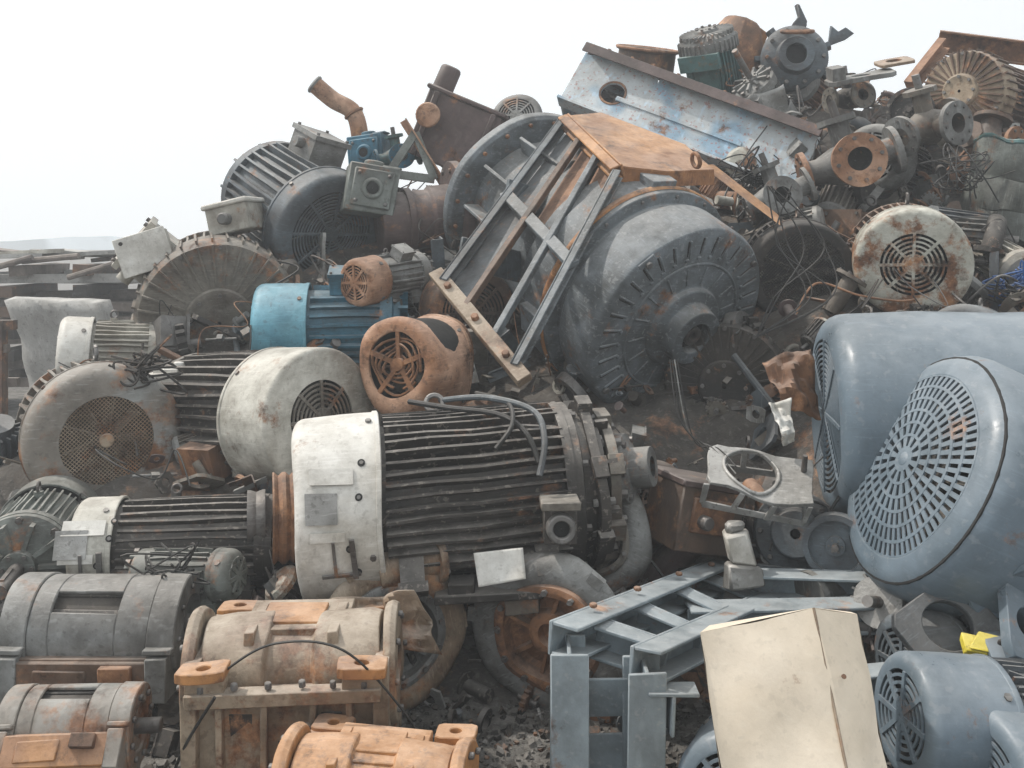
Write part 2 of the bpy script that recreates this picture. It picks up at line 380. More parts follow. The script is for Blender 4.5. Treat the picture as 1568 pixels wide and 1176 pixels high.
def gearhouse(name,M,W,D,H,m,m2=None):
    b=MB();m2=m2 or m
    b.box((0,0,-H*.18),(W*.84,D*.74,H*.62),m)
    for s in(-1,1):
        b.box((s*W*.44,0,-H*.1),(W*.07,D*.92,H*.78),m)
        b.M=T(s*W*.47,0,H*.12)@RY(90);b.rev([(D*.14,-.02),(D*.36,-.02),(D*.38,.0),(D*.36,.02),(D*.14,.02)],m,32,closed=True);b.bolts(D*.3,.02 if s>0 else -.02,8,'steel',.011,.014*s);b.rev([(.005,.005),(D*.15,.005)],'dark',24);b.M=Matrix()
        b.box((0,s*D*.45,H*.12),(W*.9,D*.12,H*.08),m);b.box((0,s*D*.47,-H*.44),(W*.98,D*.14,H*.09),m)
        for q in(-1,1):
            b.plate(q*W*.36,s*D*.50,W*.22,D*.20,W*.032,H*.26,H*.32,m2)
            b.box((q*W*.36,s*D*.42,H*.2),(W*.18,D*.12,H*.13),m)
        for q in(-.3,-.1,.12,.3): b.box((q*W,s*D*.41,-H*.16),(W*.03,D*.10,H*.5),m)
        b.box((W*.2*s,0,H*.36),(W*.05,D*.5,H*.1),m)
    b.box((0,D*.1,H*.30),(W*.5,D*.5,H*.2),m);b.box((-W*.02,D*.08,H*.41),(W*.3,D*.3,H*.03),m2)
    b.M=T(0,0,H*.1)@RY(90);b.rev([(.01,-W*.42),(D*.33,-W*.42),(D*.35,-W*.3),(D*.35,-W*.12),(D*.31,-W*.1),(D*.31,W*.1),(D*.35,W*.12),(D*.35,W*.36),(D*.33,W*.42),(.01,W*.42)],m,40);b.M=Matrix()
    b.cyl((W*.1,-D*.46,-H*.1),(W*.1,-D*.5,-H*.1),W*.05,m,8)
    for q in(-.21,.01,.2): b.box((q*W,-D*.372,-H*.17),(W*.11,.006,H*.3),'dark')
    for i in range(6): b.cyl(((i-2.5)*W*.15,-D*.47,H*.16),((i-2.5)*W*.15,-D*.47,H*.2),.012,'steel',6)
    return b.fin(name,M,bevel=.006,dent=.010,df=6)
def castframe(name,M,L,R,m,m2):
    b=MB();b.M=RY(90)
    def sh(z0,z1,a0,a1,r0=.9,r1=1.): b.rev([(R*r0,z0),(R*r1,z0),(R*r1,z1),(R*r0,z1)],m,max(6,int((a1-a0)*10)),a0,a1,closed=True)
    sh(-L/2,-L*.34,0,2*pi,.6,1.04);sh(L*.34,L/2,0,2*pi,.6,1.04)
    wa=pi+.55;wb=pi+1.0
    sh(-L*.34,-L*.22,0,2*pi);sh(L*.16,L*.34,0,2*pi);sh(-L*.22,L*.16,wb,wa+2*pi)
    b.rev([(R*.62,-L*.4),(R*.8,-L*.3),(R*.8,L*.3),(R*.62,L*.4)],'dark',32)
    for i in range(14):
        a=2*pi*i/14;b.rev([(R*.8,-L*.3),(R*.86,-L*.3),(R*.86,L*.3),(R*.8,L*.3)],'dkfin',2,a,a+.12,closed=True)
    b.rev([(.01,-L*.47),(R*.55,-L*.47),(R*.6,-L*.5)],m,32);b.rev([(.01,L*.47),(R*.55,L*.47),(R*.6,L*.5)],m,32)
    b.cyl((0,0,L*.4),(0,0,L*.66),R*.2,'steel',16);b.bolts(R*.8,L*.5,8,'steel',.011,.012)
    b.M=Matrix()
    b.box((0,-R*.55,-R*.75),(L*.8,R*1.1,R*.9),m2);b.box((0,-R*1.12,-R*.72),(L*.74,.03,R*.75),m2)
    b.box((L*.2,-R*1.17,-R*.55),(L*.18,.06,R*.35),'rust');b.box((-L*.12,-R*1.16,-R*.75),(L*.3,.03,R*.5),m2)
    for s in(-1,1):
        b.box((s*L*.42,-R*.2,-R*.7),(L*.12,R*2.1,R*.9),m);b.plate(s*L*.42,-R*.9,L*.16,R*.6,.018,-R*.2,-R*.08,m)
        b.cyl((s*L*.25,-R*1.15,-R*.9),(s*L*.25,-R*1.22,-R*.9),.02,'steel',6)
    return b.fin(name,M,bevel=.004,dent=.008,df=5)
def valve(name,pos,xd,s,m,m2):
    b=MB()
    b.M=RY(90);b.rev([(.01,-.30*s),(.09*s,-.30*s),(.085*s,-.2*s),(.12*s,-.1*s),(.15*s,0),(.12*s,.1*s),(.085*s,.2*s),(.09*s,.3*s),(.01,.3*s)],m,28)
    b.M=T(-.31*s,0,0)@RY(-90);flange(b,.16*s,.035*s,.07*s,m2);b.rev([(.005,-.02),(.07*s,-.02)],'dark',20)
    b.M=T(.31*s,0,0)@RY(90);flange(b,.16*s,.035*s,.07*s,m);b.rev([(.005,-.02),(.07*s,-.02)],'dark',20)
    b.M=RX(90);b.rev([(.09*s,.02),(.09*s,.24*s),(.10*s,.26*s)],m,28)
    b.M=T(0,-.29*s,0)@RX(90);flange(b,.17*s,.035*s,.075*s,m2);b.rev([(.075*s,0),(.07*s,-.12*s),(.005,-.13*s)],'dark',20)
    b.M=Matrix();b.cyl((0,0,.1*s),(0,0,.28*s),.07*s,m,16);b.cyl((0,0,.27*s),(0,0,.31*s),.13*s,m,8);b.cyl((0,0,.31*s),(0,0,.42*s),.03*s,'steel',10)
    return b.fin(name,FX(pos,xd),dent=.008,df=6)
def pumphead(name,M,s,m,m2):
    b=MB();b.box((0,0,0),(s,s*.8,s*.95),m);b.box((0,-s*.43,0),(s*.8,s*.08,s*.75),m)
    for x in(-.3,.3):
        for z in(-.28,.28): b.cyl((x*s,-s*.47,z*s),(x*s,-s*.52,z*s),.05*s,'steel',6)
    b.M=T(0,-s*.47,0)@RX(90);b.rev([(.12*s,0),(.12*s,.07*s),(.2*s,.07*s),(.22*s,0)],m,20);b.rev([(.002,.02),(.12*s,.02)],'black',16)
    b.M=T(0,s*.35,0)@RX(-90);b.rev([(s*.4,0),(s*.4,s*.5),(s*.6,s*.5),(s*.6,s*.6),(.01,s*.6)],m2,32);b.bolts(s*.52,s*.6,8,'steel',.05*s,.05*s)
    b.M=Matrix();b.cyl((0,0,s*.45),(0,0,s*.6),s*.2,m,20);b.plate(s*.35,0,s*.4,s*.4,.05*s,s*.475,s*.53,m)
    return b.fin(name,M,bevel=.008,dent=.008)
def channel(b,p0,p1,up,w,h,t,m,kind='C'):
    M=FX(p0,Vector(p1)-Vector(p0),up);L=(Vector(p1)-Vector(p0)).length;o=b.M;b.M=o@M
    if kind=='C':
        b.box((L/2,w/2-t/2,0),(L,t,h),m);
        for s in(-1,1): b.box((L/2,-t/2-.0005,s*(h/2-t/2)),(L-.002,w-t-.001,t),m)
    elif kind=='I':
        b.box((L/2,0,0),(L,t,h-2*t),m)
        for s in(-1,1): b.box((L/2,0,s*(h/2-t/2)),(L-.002,w,t),m)
    elif kind=='L':
        b.box((L/2,0,-h/2+t/2),(L,w,t),m);b.box((L/2,w/2-t/2,t/2),(L-.002,t,h-t),m)
    else: b.box((L/2,0,0),(L,w,h),m)
    b.M=o
def sheet(name,P,m,n=14,amp=.02,thick=.004,fr=4.,bend=0):
    a,bb,c,d=[Vector(p) for p in P];vs=[];nr=(bb-a).cross(d-a).normalized()
    for i in range(n+1):
        for j in range(n+1):
            u,v=i/n,j/n;p=a*(1-u)*(1-v)+bb*u*(1-v)+c*u*v+d*(1-u)*v
            p=p+nr*(amp*noise.noise(p*fr)+amp*.5*noise.noise(p*fr*2.7)+bend*math.sin(pi*v));vs.append(p)
    b=MB();b.add(vs,[(i*(n+1)+j,(i+1)*(n+1)+j,(i+1)*(n+1)+j+1,i*(n+1)+j+1) for i in range(n) for j in range(n)],m)
    ob=b.fin(name);md=ob.modifiers.new('s','SOLIDIFY');md.thickness=thick;return ob
# ------------------------------------------------------------------ ground, background
def hcap(x):
    T_=[(-3.2,.25),(-2.4,.7),(-1.8,1.25),(-.9,1.85),(0,2.3),(1.3,2.75),(3.,2.75),(5,2.6)]
    if x<=T_[0][0]: return max(-.3,.25-(T_[0][0]-x)*.5)
    for (a,ha),(c,hc) in zip(T_,T_[1:]):
        if x<=c: return ha+(hc-ha)*(x-a)/(c-a)
    return 2.6
def heap(x,y):
    sh=.55*max(0,min(1,(x-.9)/.7))
    h=min(hcap(x)-.1,.68*(y+sh-3.62))
    if y>9.5: h=min(h,2.6-(y-9.5)*1.)
    return h+.10*noise.noise(Vector((x*1.6,y*1.6,2)))+.05*noise.noise(Vector((x*5,y*5,4)))
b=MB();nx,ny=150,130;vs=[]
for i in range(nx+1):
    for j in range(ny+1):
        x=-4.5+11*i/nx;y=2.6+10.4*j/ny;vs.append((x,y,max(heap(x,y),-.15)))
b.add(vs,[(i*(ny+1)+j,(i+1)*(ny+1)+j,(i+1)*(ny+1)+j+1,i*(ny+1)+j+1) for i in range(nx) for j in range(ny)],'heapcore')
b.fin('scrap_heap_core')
b=MB()
xs=[-1500,-80,-20]+[-6+i*.12 for i in range(101)]+[20,80,1500]
ys=[-600,-5]+[1.5+i*.1 for i in range(70)]+[14,40,120,2500]
vs=[(x,y,.015*noise.noise(Vector((x*3,y*3,0)))+.008*noise.noise(Vector((x*11,y*11,0))) if (-7<x<7 and 1<y<9) else 0) for x in xs for y in ys]
ny=len(ys);b.add(vs,[(i*ny+j,(i+1)*ny+j,(i+1)*ny+j+1,i*ny+j+1) for i in range(len(xs)-1) for j in range(ny-1)],'gravel')
b.fin('ground',Matrix())
b=MB()
for i in range(9000):
    x=rng.uniform(-2.6,1.3);y=rng.uniform(2.7,4.3);r=rng.choice([.004,.005,.006,.008,.011,.016])*rng.uniform(.7,1.2)
    q=Matrix.Rotation(rng.uniform(0,6),3,'Z')@Matrix.Rotation(rng.uniform(0,6),3,'X')
    b.box((x,y,r*.4),(r*2,r*1.5,r*1.2),rng.choice(['stone','stone','gravel','gravel','dark','heapcore']),q,tap=rng.uniform(.3,.8))
b.fin('gravel_stones',Matrix(),smooth=False)
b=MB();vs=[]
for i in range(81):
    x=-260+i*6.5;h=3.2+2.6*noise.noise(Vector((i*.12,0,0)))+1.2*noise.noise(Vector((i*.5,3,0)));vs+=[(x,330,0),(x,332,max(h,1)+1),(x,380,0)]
b.add(vs,[(3*i+k,3*i+3+k,3*i+4+k,3*i+1+k) for i in range(80) for k in(0,1)],'hazy_hill');b.fin('distant_hills')
b=MB()
for k in range(6):
    z=.3+k*.21
    for i in range(3):
        b.box((-6.2+rng.uniform(-.2,.2),10+i*.35,z),(5.2+rng.uniform(-.5,.6),.28,.09),'wood' if k<5 else 'concrete',Matrix.Rotation(rng.uniform(-.03,.03),3,'Y'))
    for q in range(6): b.box((-8.2+q*.8+rng.uniform(-.1,.1),10.2,z+.1),(.16,1.0,.11),rng.choice(['wood','dark','brown']))
for q in range(40): b.box((-8+q*.12,10.2+rng.uniform(-.4,.4),1.58+rng.uniform(0,.06)),(rng.uniform(.2,.9),.2,.04),rng.choice(['dwhite','wood','alu','concrete','brown']),Matrix.Rotation(rng.uniform(-.3,.3),3,'Z')@Matrix.Rotation(rng.uniform(-.12,.12),3,'Y'))
for q in range(10): b.cyl((-8+q*.45,9.7,1.35+rng.uniform(0,.2)),(-7.4+q*.45,9.6,1.4+rng.uniform(0,.25)),.03,'wood',8)
b.fin('lumber_stack',dent=.02)
sheet('concrete_wall_panel',[(-3.86,7.6,1.30),(-2.95,7.2,1.30),(-2.70,7.1,.2),(-3.62,7.6,.2)],'concrete',amp=.04,thick=.10,bend=.08)
b=MB();b.box((-3.72,7.1,.6),(.09,.09,1.1),'brown');b.box((-3.75,7.1,1.12),(.3,.07,.07),'brown');b.box((-3.8,7.1,.95),(.3,.05,.06),'wood');b.box((-3.8,7.15,.7),(.4,.05,.06),'wood');b.fin('rusty_fence_post')
# ------------------------------------------------------------------ scattered scrap
def junk(b,M,s,small=False):
    o=b.M;b.M=M;k=rng.randrange(9)
    m=rng.choice(['dkfin','brown','rust','steel','grey','greybrown','dark','slate','maroon','dkfin','dwhite' if rng.random()<.35 else 'dark','slate' if rng.random()<.6 else 'rust','palerust' if rng.random()<.4 else 'greybrown','alu' if rng.random()<.4 else 'steel'])
    n=12 if small else 24
    if k==0:
        b.cyl((0,0,-s*.5),(0,0,s*.5),s*.22,m,n);b.rev([(.01,s*.5),(s*.42,s*.5),(s*.42,s*.42),(s*.2,s*.42)],m,n);b.bolts(s*.34,s*.5,6,'steel',s*.05,s*.05)
    elif k==1: b.plate(0,0,s,s*.8,s*.22,-s*.04,s*.04,m,n)
    elif k==2: b.rev([(s*.32,-s*.1),(s*.5,-s*.1),(s*.5,s*.1),(s*.32,s*.1)],m,n,closed=True)
    elif k==3:
        b.box((0,0,0),(s*.8,s*.6,s*.5),m);b.box((0,0,s*.28),(s*.88,s*.68,s*.06),m)
        for x in(-.36,.36):
            for y in(-.26,.26): b.cyl((x*s,y*s,s*.3),(x*s,y*s,s*.35),s*.04,'steel',6)
    elif k==4 and not small:
        b.cyl((0,0,-s*.5),(0,0,s*.5),s*.3,m,20);
        for i in range(20):
            Rm=Matrix.Rotation(i*pi/10,3,'Z');b.box(Rm@Vector((s*.33,0,0)),(s*.1,s*.03,s*.8),m,Rm)
        b.rev([(.01,s*.6),(s*.3,s*.58),(s*.38,s*.5),(s*.38,s*.4)],rng.choice([m,'grey','whiterust','greybrown']),24);b.cyl((0,0,-s*.8),(0,0,-s*.5),s*.07,'steel',10)
    elif k==5:
        b.box((0,0,0),(s*1.5,s*.2,s*.03),m);b.box((0,s*.1,s*.1),(s*1.5,s*.03,s*.2),m)
    elif k==6:
        b.tube([(s*.5*math.cos(t*pi/12),s*.5*math.sin(t*pi/12),0) for t in range(7)],s*.15,m,n);b.cyl((s*.5,0,0),(s*.5,-s*.08,0),s*.25,m,n)
    elif k==7:
        b.cyl((0,0,-s*.08),(0,0,s*.08),s*.36,m,n)
        for i in range(14):
            Rm=Matrix.Rotation(i*2*pi/14,3,'Z');b.box(Rm@Vector((s*.4,0,0)),(s*.1,s*.08,s*.15),m,Rm)
        b.cyl((0,0,-s*.3),(0,0,s*.3),s*.1,'steel',10)
    else:
        b.cyl((-s*.8,0,0),(s*.8,0,0),s*.06,m,8);b.box((0,0,s*.1),(s*.3,s*.25,s*.25),m)
    b.M=o
def rrot(): return Matrix.Rotation(rng.uniform(0,6.3),4,'Z')@Matrix.Rotation(rng.uniform(0,3.1),4,'X')@Matrix.Rotation(rng.uniform(0,6.3),4,'Y')
b=MB();c=0
while c<600:
    x=rng.uniform(-3.2,4.6);y=rng.uniform(3.3,8.8);h=heap(x,y)
    if h<.02: continue
    s=rng.uniform(.14,.34);junk(b,T(x,y,h+.08)@rrot(),s);c+=1
b.fin('scrap_metal_pieces',Matrix(),dent=.014,df=5)
b=MB();c=0
while c<1500:
    x=rng.uniform(-3.,4.4);y=rng.uniform(3.1,8.2);h=heap(x,y)
    if h<-.25: continue
    s=rng.uniform(.04,.13);junk(b,T(x,y,max(h,0)+rng.uniform(.02,.2) if h>.05 else .03)@rrot(),s,True);c+=1
b.fin('small_scrap_bits',Matrix())
def curve(pts,sub=10):
    pts=[Vector(p) for p in pts];out=[]
    for i in range(len(pts)-1):
        p0=pts[max(i-1,0)];p1=pts[i];p2=pts[i+1];p3=pts[min(i+2,len(pts)-1)]
        for k in range(sub):
            t=k/sub
            out.append(.5*((2*p1)+(p2-p0)*t+(2*p0-5*p1+4*p2-p3)*t*t+(3*p1-p0-3*p2+p3)*t**3))
    out.append(pts[-1]);return out
b=MB()
for i in range(120):
    x=rng.uniform(-2.2,3.4);y=rng.uniform(3.7,7.2);p=[]
    for k in range(6):
        p.append((x,y,heap(x,y)+rng.uniform(.12,.34)));x+=rng.uniform(-.2,.2);y+=rng.uniform(-.12,.12)
    b.tube(curve(p),rng.choice([.003,.004,.006]),rng.choice(['rubber','rubber','rubber','dark','steel','rust']),6)
def tangle(c,R,n,r,m):
    for i in range(n):
        p=[Vector(c)+Vector((rng.gauss(0,R),rng.gauss(0,R*.6),rng.gauss(0,R*.7))) for k in range(6)];b.tube(curve(p,6),r,m,5)
tangle((1.40,5.75,2.10),.08,14,.004,'rubber');tangle((2.62,5.0,1.50),.09,12,.004,'bluecable');tangle((2.6,4.95,1.42),.1,10,.005,'rubber');tangle((-1.75,4.6,1.12),.08,9,.006,'dark');tangle((-1.25,3.6,.50),.06,8,.004,'rubber');tangle((2.5,5.4,2.1),.1,8,.004,'rubber')
b.fin('tangled_cables')
# ------------------------------------------------------------------ motors
EM='electric_motor'
motor(EM,(-.235,3.9,.70),(-.985,-.15,-.06),.345,1.2,roll=28,cl=.27,body='dkfin',cover='white',nf=48,fd=.15,shaft=.2,feet=True,tag=-22,dent=.014)
motor(EM,(-1.86,4.5,.80),(.5,-.86,.05),.34,.85,cl=.25,body='greybrown',cover='rustgrey',grl='mesh',anchor='f',nf=40,rg=.58,e=.07,gm='tan')
motor(EM,(-.86,4.45,.91),(.75,-.62,.08),.315,1.15,cl=.3,body='dkfin',cover='dwhite',grl='rings',anchor='f',rg=.55,e=.02,gm='greybrown',nf=36,eye=False)
motor(EM,(-1.32,4.0,.485),(-1,-.12,0),.19,.86,cl=.2,body='dkfin',cover='dwhite',nf=30,roll=15,tag=-5)
motor(EM,(-1.24,3.74,.44),(.95,-.2,.05),.095,.42,cl=.2,body='greygreen',cover='greygreen',nf=22,roll=0)
motor(EM,(-.98,5.3,1.25),(-1,-.12,0),.235,.80,cl=.36,body='blue',cover='ltblue',nf=26,box=75,boxm='blue',e=.05)
motor('rusty_motor',(-.55,4.5,1.14),(-.55,-.83,-.03),.22,.40,cl=.86,body='rust',cover='palerust',grl='broken',anchor='f',rg=.66,e=.05,dent=.06,gm='rust',feet=False,eye=False)
motor(EM,(-.82,5.1,1.5),(-.6,-.78,-.1),.125,.5,cl=.3,body='grey',cover='palerust',anchor='f',nf=24,e=.03,box=60)
motor('generator',(-1.61,5.4,1.27),(.3,-.93,-.12),.44,.85,cl=.35,body='greybrown',cover='greybrown',grl='ribs',anchor='f',nf=52,box=140,boxm='dwhite')
motor(EM,(-1.36,6.2,1.92),(.62,-.65,-.35),.36,.85,cl=.2,body='slate',cover='slate',gm='slate',nf=38,box=80,boxm='grey')
motor('large_electric_motor',(1.31,4.1,.99),(-.99,.13,-.02),.41,1.6,cl=.8,body='slate',cover='bluegrey',anchor='f',e=.09,rg=.75,grl='rings',dent=.014,eye=False)
motor('large_electric_motor',(1.43,3.5,.92),(-.88,-.10,.40),.44,1.2,cl=.7,body='slate',cover='bluegrey',anchor='f',e=.105,rg=.755,grl='slots',dome=.045,dent=.014,eye=False,feet=False)
motor(EM,(1.13,2.85,.33),(-.95,-.12,.1),.17,.8,cl=.35,body='slate',cover='bluegrey',anchor='f',e=.03)
motor(EM,(1.30,2.72,.20),(-.93,-.25,.1),.2,.8,cl=.6,body='slate',cover='bluegrey',anchor='f',e=.03,feet=False,eye=False)
motor(EM,(2.01,4.9,1.6),(-.25,-.95,-.12),.275,.6,cl=.3,body='brown',cover='whiterust',anchor='f',rg=.56,e=.03,gm='whiterust')
motor(EM,(1.53,5.15,1.54),(-.1,-.98,-.15),.27,.4,cl=.4,body='dark',cover='dark',anchor='f',grl='mesh',gm='dkfin',rg=.8,e=.02)
motor(EM,(2.93,6.4,2.70),(-.75,-.65,.05),.27,1.0,cl=.2,body='brown',cover='tan',grl='ribs',anchor='f',ribm='brown')
motor(EM,(1.43,6.95,2.92),(-.25,-.35,.9),.19,.6,cl=.2,body='teal',cover='grey',grl='ribs')
motor(EM,(.03,7.4,2.68),(-.2,-.9,.35),.19,.4,cl=.4,body='grey',cover='grey',anchor='f')
motor(EM,(-2.15,5.3,1.10),(-.9,-.3,.05),.2,.55,cl=.3,body='dwhite',cover='white')
motor(EM,(-1.98,4.1,.46),(-.2,.95,.05),.2,.6,cl=.3,body='greygreen',cover='greygreen')
motor(EM,(1.05,4.85,1.0),(-.3,-.93,0),.3,.5,cl=.4,body='dark',cover='dark',grl='ribs',anchor='f')
motor(EM,(-.20,5.3,1.33),(.4,-.85,0),.25,.6,cl=.3,body='dkfin',cover='brown',anchor='f')
motor(EM,(2.35,6.1,2.2),(-.6,-.7,.1),.2,.6,cl=.3,body='dkfin',cover='grey')
motor(EM,(2.2,4.6,1.2),(-.6,-.7,.1),.2,.6,cl=.3,body='dkfin',cover='slate')
motor(EM,(.55,4.3,.55),(.2,-.8,.3),.17,.5,cl=.3,body='dkfin',cover='brown')
motor(EM,(-.65,4.25,.42),(.9,-.3,0),.16,.5,cl=.3,body='dkfin',cover='greybrown')
motor(EM,(1.6,3.4,.28),(-.9,-.3,0),.16,.6,cl=.3,body='slate',cover='slate')
# ---- big machine
b=MB();q=1.12
pr=[(.075,.0),(.075,.12),(.13,.12),(.14,.04),(.19,.03),(.2,.0),(.35,-.005),(.45,-.01),(.478,-.02),(.49,-.045),(.49,-.28),(.475,-.29),(.475,-.32),(.53,-.33),(.53,-.35),(.525,-.42),(.53,-.5),(.53,-.54),(.50,-.55),(.50,-.66),(.44,-.68),(.44,-1.0)]
b.rev([(r*q,z) for r,z in pr]+[(.42,-1.02),(.40,-1.46)],'machine',96)
b.rev([(.001,.03),(.083,.03),(.083,.06)],'dark',24)
b.rev([(.022,.03),(.022,.10),(.05,.10),(.05,.02)],'steel',20)
for i in range(34):
    a=2*pi*i/34;Rm=Matrix.Rotation(a,3,'Z')
    b.box(Rm@Vector((.445,0,-.006)),(.11,.011,.014),'machine',Rm)
    b.box(Rm@Vector((.455,.0115,-.008)),(.09,.010,.008),'dark',Rm);b.box(Rm@Vector((.392,.012,-.004)),(.016,.022,.016),'machine',Rm)
    if i%2==0: b.box(Rm@Vector((.29,0,.002)),(.10,.010,.010),'machine',Rm)
b.rev([(.345,-.008),(.350,.003),(.360,.003),(.364,-.008)],'machine',60)
for i in range(4):
    Rm=Matrix.Rotation(pi/4+i*pi/2,3,'Z');b.box(Rm@Vector((.50,0,-.035)),(.06,.10,.05),'machine',Rm);b.cyl(Rm@Vector((.50,0,-.012)),Rm@Vector((.50,0,.006)),.02,'steel',6)
b.rev([(.40,-1.46),(.54,-1.46),(.56,-1.48),(.56,-1.53),(.54,-1.55),(.02,-1.55)],'machine',80)
b.bolts(.52,-1.46,20,'rust',.014,.02);b.bolts(.57,-.33,16,'steel',.012,.012)
b.rev([(.596,-.36),(.604,-.37),(.604,-.39),(.596,-.40)],'orange',80)
for i in range(12):
    Rm=Matrix.Rotation(i*pi/6,3,'Z');b.box(Rm@Vector((.46,0,-1.2)),(.10,.02,.4),'machine',Rm)
for a in(200,330,95):
    Rm=Matrix.Rotation(math.radians(a),3,'Z');b.box(Rm@Vector((.60,0,-.45)),(.06,.16,.14),'machine',Rm)
b.fin('industrial_blower_motor',FZ((.85,4.92,1.29),(.5,-.72,-.45)),bevel=.004,dent=.008)
b=MB()
P1=Vector((-.37,4.9,1.54));P2=Vector((.035,4.38,1.12));P3=Vector((.53,4.9,2.06));P4=Vector((.30,5.6,2.41));nrm=(P2-P1).cross(P4-P1).normalized()
if nrm.y>0: nrm=-nrm
channel(b,P1.lerp(P2,.08),P4,nrm,.05,.07,.010,'slate','C');channel(b,P2.lerp(P1,.06),P3,nrm,.045,.07,.010,'machine','C')
channel(b,P1+(P1-P2)*.04,P2+(P2-P1)*.06,nrm,.075,.05,.012,'tan','B')
for f in(.36,.68): channel(b,P1.lerp(P2,f)+nrm*.002,P4.lerp(P3,f),nrm,.032,.045,.01,'brown' if f<.5 else 'machine','B')
channel(b,P1.lerp(P4,.50)+nrm*.004,P2.lerp(P3,.52),nrm,.06,.03,.01,'machine','B')
channel(b,P4,P3,nrm,.07,.08,.014,'orange','C')
dn=-nrm*.06
for f0,f1,g0,g1,mm in((.05,.34,.0,1.,'slate'),(.38,.66,.52,1.,'rust'),(.70,.97,.5,1.,'rust')):
    Q=[P1.lerp(P2,f0).lerp(P4.lerp(P3,f0),g0)+dn,P1.lerp(P2,f1).lerp(P4.lerp(P3,f1),g0)+dn,P1.lerp(P2,f1).lerp(P4.lerp(P3,f1),g1)+dn,P1.lerp(P2,f0).lerp(P4.lerp(P3,f0),g1)+dn]
    b.add(Q,[(0,1,2,3)],mm)
for f in(.15,.5,.85): b.cyl(P1.lerp(P2,f)+nrm*.02,P1.lerp(P2,f)+nrm*.05,.02,'rust',6)
bk=Vector((.35,.25,-.1))
for P in(P1.lerp(P4,.5),P1.lerp(P4,.15)): channel(b,P,P+bk*1.3,(0,0,1),.02,.16,.01,'slate','B')
b.fin('motor_support_frame',bevel=.004,dent=.016)
b=MB();hood=[(.30,5.62,2.44),(.52,5.80,2.48),(.98,5.55,2.27),(1.08,5.25,2.10),(.80,5.0,2.08),(.53,4.92,2.1)]
top=[Vector(p) for p in hood];vs=top+[p+Vector((0,0,-.012)) for p in top]
b.add(vs,[(0,1,2,5),(2,3,4,5),(6,11,8,7),(8,11,10,9)]+[(i,(i+1)%6,6+(i+1)%6,6+i) for i in range(6)],'orange')
for i,j in((0,5),(5,4),(4,3)):
    a,c=top[i],top[j];b.add([a,c,c+Vector((0,.02,-.08)),a+Vector((0,.02,-.08))],[(0,1,2,3)],'orange')
b.add([Vector(p) for p in((1.02,5.3,2.13),(1.10,5.35,2.14),(1.44,5.25,1.86),(1.42,5.18,1.80))],[(0,1,2,3)],'orange')
b.torus((.96,5.1,2.14),(1,.3,.2),.04,.012,'rust',16,6)
b.fin('rusty_steel_cover_plate',bevel=.002,dent=.02)
# ---- blue-white channel beam
p0=Vector((.42,6.7,2.86));p1=Vector((1.86,6.15,2.20));L=(p1-p0).length
b=MB();b.M=RX(90)
b.plate(.28,0,.56,.42,.075,-.01,.01,'beam',32,hx=.03,hy=-.02);b.M=T(.31,0,-.02)@RX(90);b.rev([(.075,.011),(.09,.011),(.09,.016),(.075,.016)],'rust',28,closed=True);b.M=Matrix()
b.box((.56+(L-.56)/2,0,0),(L-.56,.02,.42),'beam')
b.box((L/2,-.03,.225),(L,.13,.02),'brown');b.box((L/2,-.03,-.225),(L,.13,.02),'beam')
b.box((L/2,.3,.225),(L,.16,.02),'brown');b.box((L/2,.37,0),(L,.02,.42),'beam');b.box((0,.18,0),(.02,.36,.42),'beam')
b.box((L/2,-.095,.20),(L,.012,.07),'maroon')
for i in range(7): b.box((.25+i*.2,.16,.21),(.03,.3,.04),'brown')
for i in range(9): b.cyl((.15+i*.17,-.05,.235),(.15+i*.17,-.05,.255),.014,'rust',6)
b.box((.8,-.02,-.05),(.9,.02,.03),'beam');b.box((.28,.3,-.02),(.3,.02,.3),'dark')
b.fin('steel_channel_beam',FX(p0,p1-p0,(0.1,.35,.9)),bevel=.004,dent=.018)
# ---- bottom-left castings
castframe('motor_stator_frame',FX((-1.47,3.55,.33),(1,-.02,0)),.62,.17,'grey','brown')
castframe('motor_stator_frame',FX((-1.36,3.05,.20),(1,.06,0),(0,.55,.8)),.40,.12,'rustgrey','orange')
gearhouse('gearbox_housing',FX((-.70,3.2,.27),(1,.05,.01)),.66,.5,.52,'tan','orange')
gearhouse('gearbox_housing',FX((-.38,2.72,.13),(1,-.12,-.03)),.52,.42,.42,'orange')
# ---- pumps
volute('pump_volute',(.15,3.6,.28),(-.35,-.9,-.1),.30,'grey',roll=30)
volute('pump_volute',(.31,3.95,.52),(-.1,-.9,.3),.24,'grey',roll=160,inner='greybrown')
volute('pump_volute',(-.45,3.6,.28),(.35,-.9,.1),.27,'tan',roll=100,inner='grey')
sheet('torn_sheet_metal',[(-.66,3.45,.44),(-.34,3.4,.50),(-.25,3.4,.28),(-.5,3.35,.33)],'tan',amp=.14,fr=6)
pulley('pulley_wheel',(-.92,3.95,.60),(-1,-.25,0),.18,.09,'rust',2,False)
pulley('pulley_wheel',(-1.03,3.95,.60),(-1,-.25,0),.11,.07,'steel',1,False)
pulley('pulley_wheel',(1.24,3.75,.55),(-.35,-.9,.1),.12,.09,'slate',2,False)
b=MB();b.rev([(.17,-.1),(.21,-.1),(.21,.04),(.23,.045),(.23,.06),(.16,.06),(.15,-.02),(.01,-.02)],'brown',40);b.torus((0,0,.06),(0,0,1),.225,.012,'palerust',40,6);b.fin('brake_drum',FZ((.99,7.2,3.08),(.1,-.25,.95)),bevel=.003)
pulley('pulley_wheel',(2.44,6.0,2.52),(-.5,-.8,.1),.14,.06,'dkfin',2,False)
pulley('pulley_wheel',(-1.60,3.95,.35),(-1,-.3,0),.1,.05,'brown',1,False)
